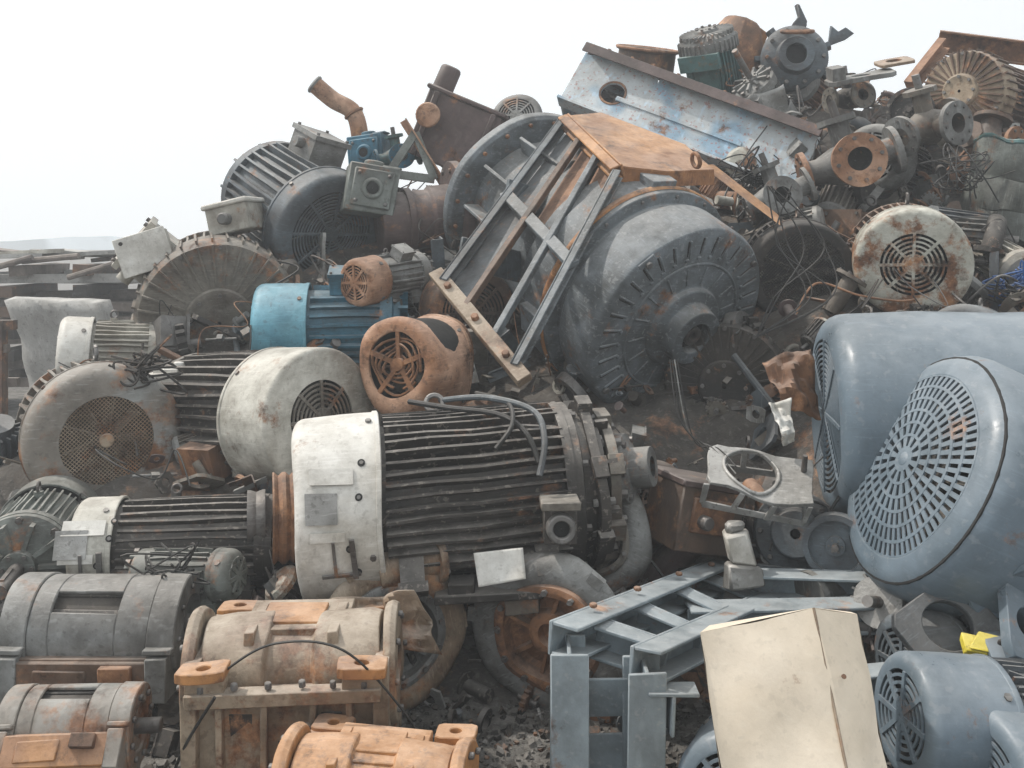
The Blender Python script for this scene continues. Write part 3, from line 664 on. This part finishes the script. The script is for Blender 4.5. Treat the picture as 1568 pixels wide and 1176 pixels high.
# ---- upper-left items
pumphead('pump_head',FX((-.85,5.85,2.02),(.95,.25,-.15),(.1,.1,1)),.30,'greygreen','brown')
b=MB();b.rev([(.01,.30),(.17,.30),(.18,.28),(.18,.0),(.2,-.02),(.2,-.14),(.34,-.16),(.34,-.21),(.02,-.21)],'maroon',48);b.bolts(.29,-.16,10,'steel',.016,.02)
b.rev([(.182,.1),(.2,.1),(.2,.14),(.182,.14)],'maroon',48,closed=True);b.fin('flanged_pipe_section',FZ((-.52,6.0,1.86),(-.93,-.3,-.1)),bevel=.003)
b=MB();pp=curve([(-1.39,6.9,2.83),(-1.27,6.95,2.73),(-1.13,7.,2.64),(-1.08,7.,2.42),(-1.06,7,2.1)],8)
b.tube(pp,.062,'palerust',20,False);b.tube(pp,.048,'dark',16,False);b.torus(pp[0],(-.7,-.1,.55),.058,.014,'grey',20,6);b.torus(pp[16],(.5,0,-.8),.064,.013,'rust',20,6);b.fin('exhaust_elbow_pipe')
pumphead('blue_pump',FX((-.98,6.8,2.33),(.9,-.2,.1)),.26,'blue','blue')
valve('pump_valve',(-.78,6.7,2.3),(.9,.3,.2),.5,'teal','blue')
b=MB();b.box((0,0,0),(.52,.4,.44),'maroon');b.box((0,0,.235),(.56,.44,.03),'maroon');b.box((-.2,-.21,0),(.04,.03,.44),'maroon');b.box((.2,-.21,0),(.04,.03,.44),'maroon')
b.M=T(-.2,-.1,.25);b.rev([(.01,.16),(.06,.16),(.07,.14),(.07,0),(.09,-.005)],'maroon',20);b.M=T(-.18,-.22,.05)@RX(90);b.rev([(.05,0),(.05,.1),(.08,.1),(.08,.12),(.001,.12)],'palerust',20);b.M=Matrix()
b.fin('steel_tank_box',FX((-.36,6.6,2.42),(.9,-.1,-.38)),bevel=.008,dent=.01)
b=MB()
V=[(-.62,6.3,2.42),(-.50,6.3,2.12),(-.78,6.25,2.16)]
for i in range(3): channel(b,V[i],V[(i+1)%3],(0,-1,.1),.05,.03,.01,'greygreen','B')
channel(b,(-.7,6.3,2.5),(-.45,6.3,2.1),(0,-1,0),.05,.06,.01,'palerust','L');b.fin('steel_bracket',dent=.01)
b=MB();b.box((0,0,0),(.26,.2,.2),'dwhite');b.box((0,-.11,0),(.28,.02,.22),'white');b.cyl((.05,0,-.1),(.05,0,-.2),.04,'grey',12);b.cyl((-.1,-.125,.08),(-.1,-.118,.08),.012,'dark',8);b.fin('junction_box',FX((-2.05,5.5,1.66),(.9,.2,.3)),bevel=.008)
b=MB();b.box((0,0,0),(.26,.22,.16),'dwhite');b.box((0,0,.09),(.29,.25,.03),'white');b.cyl((0,-.1,0),(0,-.17,0),.035,'grey',12);b.fin('junction_box',FX((-1.62,5.75,1.85),(.9,-.2,.2)),bevel=.008)
# ---- top-right
b=MB();b.rev([(.02,.22),(.10,.22),(.12,.2),(.24,.0),(.27,-.03),(.27,-.2),(.2,-.2)],'rust',8);b.box((.1,0,.15),(.2,.18,.12),'orange');b.fin('rusty_hopper',FZ((1.62,7.2,3.14),(.3,-.3,.9)),bevel=.004,dent=.05)
b=MB();b.rev([(.07,.12),(.07,.17),(.12,.17),(.13,.1),(.2,.08),(.23,.05),(.23,-.1),(.2,-.12),(.2,-.3),(.01,-.3)],'slate',40);b.rev([(.001,.1),(.07,.1)],'black',20);b.bolts(.19,.08,10,'steel',.016,.02)
for i in range(7):
    a=i*.9+.4;b.box((math.cos(a)*.24,math.sin(a)*.24,-.03),(.09,.06,.1),'slate',Matrix.Rotation(a,3,'Z'),tap=.6)
b.torus((0,.15,.17),(0,1,.3),.1,.016,'rust',20,6);b.fin('gear_case',FZ((2.0,6.95,3.02),(-.15,-.97,.05)),bevel=.003,dent=.014)
b=MB();b.prism([(-.07,0),(.02,.0),(.05,.09),(.0,.19),(-.02,.2),(-.01,.12),(-.04,.07)],-.02,.02,'slate');b.prism([(.2,-.1),(.34,-.05),(.40,.0),(.34,.04),(.28,.02),(.22,.06)],-.02,.02,'slate')
b.fin('broken_steel_lug',Matrix.Translation((2.03,6.95,3.2))@RX(90),bevel=.004,dent=.02,df=9)
motor(EM,(1.74,6.7,2.66),(.5,.4,-.6),.15,.45,cl=.4,body='grey',cover='grey')
sheet('silver_sheet_shroud',[(1.52,6.5,2.66),(1.80,6.5,2.74),(1.90,6.4,2.56),(1.64,6.35,2.52)],'alu',amp=.10,fr=5,bend=.08)
b=MB();channel(b,(3.0,6.9,3.13),(3.6,6.7,3.0),(0,-.3,1),.1,.16,.012,'rust','C');channel(b,(2.72,6.7,2.78),(3.0,6.8,3.1),(0,-.3,1),.06,.1,.012,'palerust','C');b.fin('rusty_channel')
valve('flanged_valve',(1.98,5.75,2.18),(.93,-.1,.28),.90,'grey','palerust')
valve('flanged_valve',(2.46,5.8,2.40),(.8,.4,.3),.75,'greybrown','grey')
valve('flanged_valve',(1.52,5.6,1.98),(.85,-.1,.35),.62,'grey','grey')
valve('flanged_valve',(2.95,6.1,2.3),(.3,.2,.9),.7,'brown','rust')
valve('pump_valve',(2.2,6.4,2.66),(.9,.3,.15),.5,'dkfin','greybrown')
b=MB();b.plate(0,0,.42,.2,.06,-.015,.015,'grey');b.plate(.25,.1,.22,.2,.05,.03,.05,'tan');b.box((-.15,0,.05),(.08,.16,.08),'grey');b.fin('mounting_plate',FX((2.2,6.2,2.76),(.95,-.1,.15),(0,-.3,1)),bevel=.003,dent=.02)
b=MB();b.rev([(.01,.28),(.19,.28),(.2,.26),(.205,.1),(.2,.09),(.205,.08),(.205,-.1),(.2,-.11),(.205,-.12),(.2,-.27),(.01,-.28)],'greygreen',40);b.cyl((.08,0,.28),(.08,0,.31),.03,'steel',12);b.torus((0,0,.28),(0,0,1),.19,.012,'teal',32,6);b.fin('steel_drum',FZ((2.82,5.6,2.0),(.12,-.1,1)),dent=.06,df=6)
# ---- centre debris to the right of the main motor
b=MB();b.rev([(.04,.1),(.08,.1),(.08,.02),(.14,.0),(.14,-.05),(.1,-.06),(.1,-.16),(.17,-.18),(.17,-.24),(.02,-.24)],'grey',36);b.bolts(.12,.0,6,'steel',.014,.02);b.fin('shaft_coupling',FZ((.47,3.95,.80),(.9,-.35,.15)),bevel=.002)
for q,(px,R_,mm) in enumerate([(.29,.33,'dkfin'),(.36,.27,'greybrown')]):
    b=MB();b.rev([(R_*.6,-.02),(R_,-.02),(R_,.02),(R_*.6,.02)],mm,40,closed=True);b.bolts(R_*.85,.02,14,'steel',.018,.03);b.bolts(R_*.85,-.02,14,'alu',.018,-.02)
    for i in range(7):
        a=i*.9;b.box((math.cos(a)*R_*1.02,math.sin(a)*R_*1.02,0),(.05,.08,.06),mm,Matrix.Rotation(a,3,'Z'))
    b.fin('bearing_flange_ring',FZ((px,3.99+q*.02,.73),(.98,.15,.06)),bevel=.002,dent=.02)
b=MB();b.box((0,0,0),(.12,.10,.12),'dkfin');b.M=T(0,-.05,0)@RX(90);b.rev([(.03,0),(.03,.03),(.05,.03),(.055,0)],'steel',20);b.rev([(.002,.01),(.03,.01)],'black',16);b.M=Matrix();b.box((0,-.02,.08),(.14,.13,.03),'greybrown');b.fin('cable_gland_box',FX((.17,3.56,.69),(1,.05,0)),bevel=.004,dent=.01)
b=MB();b.box((0,0,0),(.40,.16,.03),'dkfin');b.box((.12,0,-.04),(.12,.14,.06),'greybrown');b.box((-.1,-.02,.03),(.1,.1,.04),'dark');b.fin('motor_foot_plate',FX((-.08,3.62,.42),(1,-.05,.08)),bevel=.004,dent=.02)
sheet('white_label_plate',[(-.14,3.56,.58),(.04,3.56,.60),(.05,3.52,.50),(-.12,3.52,.47)],'white',amp=.02,thick=.004)
b=MB();b.box((0,0,0),(.30,.26,.26),'brown');b.box((0,0,.14),(.32,.28,.03),'maroon');b.box((.16,0,0),(.015,.22,.22),'green');b.box((0,-.135,.02),(.2,.02,.14),'rust');b.cyl((-.05,-.14,.0),(-.05,-.19,.0),.03,'steel',8);b.fin('transformer_box',FX((.74,4.0,.60),(.85,.35,-.2)),bevel=.006,dent=.012)
b=MB();b.plate(0,0,.40,.24,.10,-.008,.008,'alu',28,hx=-.03)
for s in(-1,1): b.box((0,s*.12,-.10),(.38,.010,.03),'alu');b.box((s*.19,0,-.10),(.010,.24,.03),'alu')
for x in(-.19,-.06,.07,.19):
    for y in(-.12,.12): b.box((x,y,-.05),(.02,.012,.09),'alu')
b.torus((-.03,0,.012),(0,0,1),.105,.008,'alu',28,6);b.cyl((.16,.05,.0),(.16,.05,.1),.012,'steel',8);b.fin('aluminium_mounting_frame',FX((.97,3.85,.80),(.93,-.2,-.15),(.1,-.55,.8)),bevel=.002,dent=.035,df=6)
b=MB();b.box((0,0,0),(.09,.08,.12),'white');b.box((0,0,-.10),(.12,.10,.08),'alu');b.cyl((0,0,.06),(0,0,.10),.03,'alu',12);b.fin('small_gear_motor',FX((.86,3.72,.55),(.9,.1,.1)),bevel=.01,dent=.04,df=8)
b=MB();b.rev([(.02,.05),(.09,.05),(.1,.03),(.1,-.02),(.16,-.03),(.17,-.06),(.17,-.12),(.02,-.12)],'slate',36);b.box((0,-.16,-.05),(.3,.06,.1),'slate');b.bolts(.14,-.03,8,'steel',.012,.014);b.fin('end_shield',FZ((1.13,3.9,.55),(-.3,-.9,.25)),bevel=.003)
sheet('crumpled_rusty_sheet',[(1.08,4.2,1.22),(1.28,4.2,1.25),(1.30,4.1,.98),(1.12,4.05,1.02)],'rust',amp=.12,fr=7)
sheet('torn_white_sheet',[(1.03,3.95,1.06),(1.12,3.95,1.08),(1.13,3.9,.92),(1.08,3.9,.9)],'white',amp=.08,fr=12)
# ---- grey base frame
b=MB();g='frame'
channel(b,(.17,2.95,.0),(.17,2.95,.50),(0,-1,0),.11,.14,.012,g,'I');channel(b,(.385,2.9,.0),(.385,2.9,.46),(0,-1,0),.11,.14,.012,g,'I')
channel(b,(.15,2.92,.52),(.86,4.0,.36),(0,0,1),.1,.10,.012,g,'C');channel(b,(.38,2.86,.47),(1.05,3.85,.30),(0,0,1),.1,.10,.012,g,'C')
for f in(.1,.34,.6,.86): channel(b,(.19+f*.66,2.95+f*1.05,.49-.15*f),(.40+f*.62,2.88+f*.98,.45-.16*f),(0,0,1),.08,.1,.012,g,'C')
b.box((.28,2.97,.33),(.2,.01,.14),g,Matrix.Rotation(.3,3,'X'));b.box((.28,2.97,.12),(.2,.01,.2),g)
channel(b,(.62,3.5,.36),(1.5,3.55,.36),(0,0,1),.1,.10,.012,g,'I');channel(b,(.75,3.2,.22),(1.5,3.2,.28),(0,0,1),.1,.12,.012,g,'I')
channel(b,(.9,3.75,.40),(1.7,3.5,.46),(0,0,1),.12,.10,.012,g,'C')
b.box((.46,2.86,.40),(.15,.08,.012),g);b.box((.46,2.86,.34),(.012,.08,.12),g)
for f in(.15,.4,.65,.9):
    p=Vector((.15,2.92,.575)).lerp(Vector((.86,4.0,.415)),f);b.cyl(p,p+Vector((0,0,.012)),.014,'rust',6)
b.fin('steel_base_frame',bevel=.003,dent=.014)
motor(EM,(.62,2.72,.16),(-.4,-.9,.1),.17,.55,cl=.4,body='slate',cover='bluegrey',anchor='f',feet=False,eye=False)
# ---- cream sheet-metal cabinet
b=MB()
F=[Vector(p) for p in [(.485,2.52,.70),(.80,2.58,.745),(.93,2.64,.70),(.54,2.18,.02),(.86,2.22,.02),(1.0,2.42,.02)]]
bk=Vector((.10,.35,-.12));nn=10
def patch(A,B_,C,D,mm,amp=.006):
    vs=[]
    for i in range(nn+1):
        for j in range(nn+1):
            u,v=i/nn,j/nn;p=A*(1-u)*(1-v)+B_*u*(1-v)+C*u*v+D*(1-u)*v;edge=min(u,1-u,v,1-v)*4
            p=p+(B_-A).cross(D-A).normalized()*amp*noise.noise(p*5)*min(1,edge)*2;vs.append(p)
    b.add(vs,[(i*(nn+1)+j,(i+1)*(nn+1)+j,(i+1)*(nn+1)+j+1,i*(nn+1)+j+1) for i in range(nn) for j in range(nn)],mm)
patch(F[0],F[1],F[4],F[3],'cream',.025);patch(F[1],F[2],F[5],F[4],'cream',.02)
B0=F[0]+bk;B2=F[2]+bk*.8;G0=Vector((.66,2.75,.02));G1=Vector((.98,2.75,.02))
b.add([F[0],B0,B2,F[2],F[1]],[(0,1,2,3,4)],'cream');b.add([B0,F[0],F[3],G0],[(0,1,2,3)],'cream');b.add([F[2],B2,G1,F[5]],[(0,1,2,3)],'cream');b.add([B0,G0,G1,B2],[(0,1,2,3)],'cream')
b.cyl(F[1]+Vector((0,-.001,0)),F[4]+Vector((0,-.001,0)),.004,'tan',6)
for t in(.2,.5,.8): p=F[1].lerp(F[4],t)+Vector((.03,-.004,0));b.cyl(p,p+Vector((0,-.006,.003)),.006,'rust',8)
b.fin('cream_metal_cabinet',dent=.012,df=6)
# ---- right bottom bits
b=MB();b.box((0,0,0),(.13,.07,.04),'yellow');b.prism([(-.06,-.035),(.06,-.035),(.09,.03),(-.015,.045)],.023,.033,'yellow');b.cyl((.03,0,.033),(.03,0,.055),.01,'dark',8);b.fin('yellow_bracket',FX((1.50,3.1,.42),(.95,-.1,-.1),(0,-.5,.8)),bevel=.004,dent=.02,df=9)
b=MB();b.plate(0,0,.3,.24,.08,-.02,.02,'slate',24);b.box((.12,0,-.06),(.03,.22,.12),'slate');b.M=T(.2,.02,.02)@RX(30);b.rev([(.06,-.02),(.1,-.02),(.1,.02),(.06,.02)],'bluegrey',24,closed=True);b.M=Matrix();b.fin('cast_bracket',FX((1.42,3.2,.45),(.8,.2,.45),(0,-.8,.5)),bevel=.003,dent=.02)
b=MB();b.plate(0,0,.18,.26,.05,-.02,.02,'bluegrey',24);b.box((0,.13,.05),(.18,.02,.12),'bluegrey');b.fin('cast_bracket',FX((1.62,3.1,.50),(.8,.2,-.35),(0,-.7,.6)),bevel=.003,dent=.02)
castframe('motor_stator_frame',FX((1.75,3.1,.32),(1,-.1,.05)),.5,.14,'bluegrey','slate')
for p,s,mm in [((-1.70,4.95,1.03),.15,'white'),((-1.55,5.1,1.0),.12,'dwhite'),((-2.02,4.9,1.0),.12,'grey'),((-2.4,5.6,1.0),.15,'dwhite'),((-.95,4.6,.66),.1,'dwhite')]:
    b=MB();b.box((0,0,0),(s*1.4,s,s*.5),mm);b.box((0,0,s*.3),(s,s*.8,s*.2),mm);b.cyl((s*.3,0,s*.3),(s*.3,0,s*.6),s*.2,mm,12);b.box((-s*.8,0,-s*.1),(s*.5,s*.5,s*.12),mm);b.fin('terminal_box_cover',FX(p,(rng.uniform(.6,1),rng.uniform(-.5,.5),rng.uniform(-.3,.3))),bevel=.005,dent=.03)
# ---- foreground cables
b=MB()
b.tube(curve([(-.95,3.05,.30),(-.86,2.95,.42),(-.70,2.9,.52),(-.5,2.9,.50),(-.33,2.95,.30),(-.2,2.95,.1),(-.05,2.95,.02)]),.004,'rubber',6)
b.tube(curve([(-1.05,3.0,.05),(-.98,2.95,.2),(-.88,2.9,.36)]),.005,'rubber',6)
b.tube(curve([(-.42,4.0,1.06),(-.25,3.85,1.06),(-.05,3.75,1.05),(.05,3.66,1.0),(.1,3.6,.9)]),.011,'rubber',8)
b.tube(curve([(-.3,4.1,1.05),(-.1,3.85,1.10),(.08,3.72,1.07),(.12,3.62,.98),(.10,3.56,.86)]),.012,'slate',8)
b.tube(curve([(-.15,4.1,1.08),(-.02,3.8,1.09),(0,3.65,1.03),(-.06,3.6,.95)]),.009,'rubber',8)
for i in range(4): b.tube(curve([(.66+i*.01,4.1,1.22),(.68+i*.02,4.0,1.0-i*.03),(.77+i*.02,3.95,.88),(.88,3.85,.74+i*.03)]),.003,rng.choice(['grey','rubber']),6)
for i in range(6): b.tube(curve([(1.4+rng.uniform(-.1,.1),5.0,2.0),(1.45+rng.uniform(-.15,.15),4.95,1.7),(1.5+rng.uniform(-.2,.1),4.85,1.45),(1.2,4.8,1.25)]),.004,'rubber',6)
b.fin('loose_electric_cables')
# ---- thin scattering haze box, added over the yard to veil and lift dark tones
hm=bpy.data.materials.new('haze');hm.use_nodes=True;nt=hm.node_tree;nt.nodes.remove(nt.nodes['Principled BSDF'])
vsn=nt.nodes.new('ShaderNodeVolumeScatter');vsn.inputs['Density'].default_value=.014;vsn.inputs['Color'].default_value=(.93,.97,1,1);vsn.inputs['Anisotropy'].default_value=.3
nt.links.new(vsn.outputs[0],nt.nodes['Material Output'].inputs['Volume']);MATS['haze']=hm
b=MB();b.box((0,14,11.95),(60,60,24),'haze');b.fin('haze',smooth=False)
# ------------------------------------------------------------------ light, sky, camera
s=Vector((-.55,.12,.82)).normalized()
sd=bpy.data.lights.new('sun','SUN');sd.energy=4.6;sd.angle=math.radians(1.5);sd.color=(1,.96,.90)
so=bpy.data.objects.new('sun',sd);scene.collection.objects.link(so);so.rotation_mode='QUATERNION';so.rotation_quaternion=s.to_track_quat('Z','Y');so.location=(-6,4,9)
w=bpy.data.worlds.new('World');scene.world=w;w.use_nodes=True;nt=w.node_tree;bg=nt.nodes['Background']
sk=nt.nodes.new('ShaderNodeTexSky');sk.sky_type='NISHITA';sk.sun_disc=False;sk.sun_elevation=math.asin(s.z);sk.sun_rotation=math.atan2(s.x,s.y);sk.dust_density=6;sk.air_density=1.2;sk.ozone_density=1
hz=nt.nodes.new('ShaderNodeMixRGB');hz.inputs[0].default_value=.82;hz.inputs[2].default_value=(9.8,10.4,10.8,1)   # white summer haze over the sky
nt.links.new(sk.outputs[0],hz.inputs[1]);nt.links.new(hz.outputs[0],bg.inputs['Color']);bg.inputs['Strength'].default_value=.14
cd=bpy.data.cameras.new('camera');co=bpy.data.objects.new('camera',cd);scene.collection.objects.link(co)
co.location=(0,0,1.7);co.rotation_euler=(math.radians(90),0,0);cd.sensor_width=36;cd.lens=1500/1568*36;cd.shift_y=-213/1568;cd.clip_end=5000;cd.clip_start=.05
scene.camera=co
scene.view_settings.view_transform='Standard';scene.view_settings.look='None';scene.view_settings.exposure=0
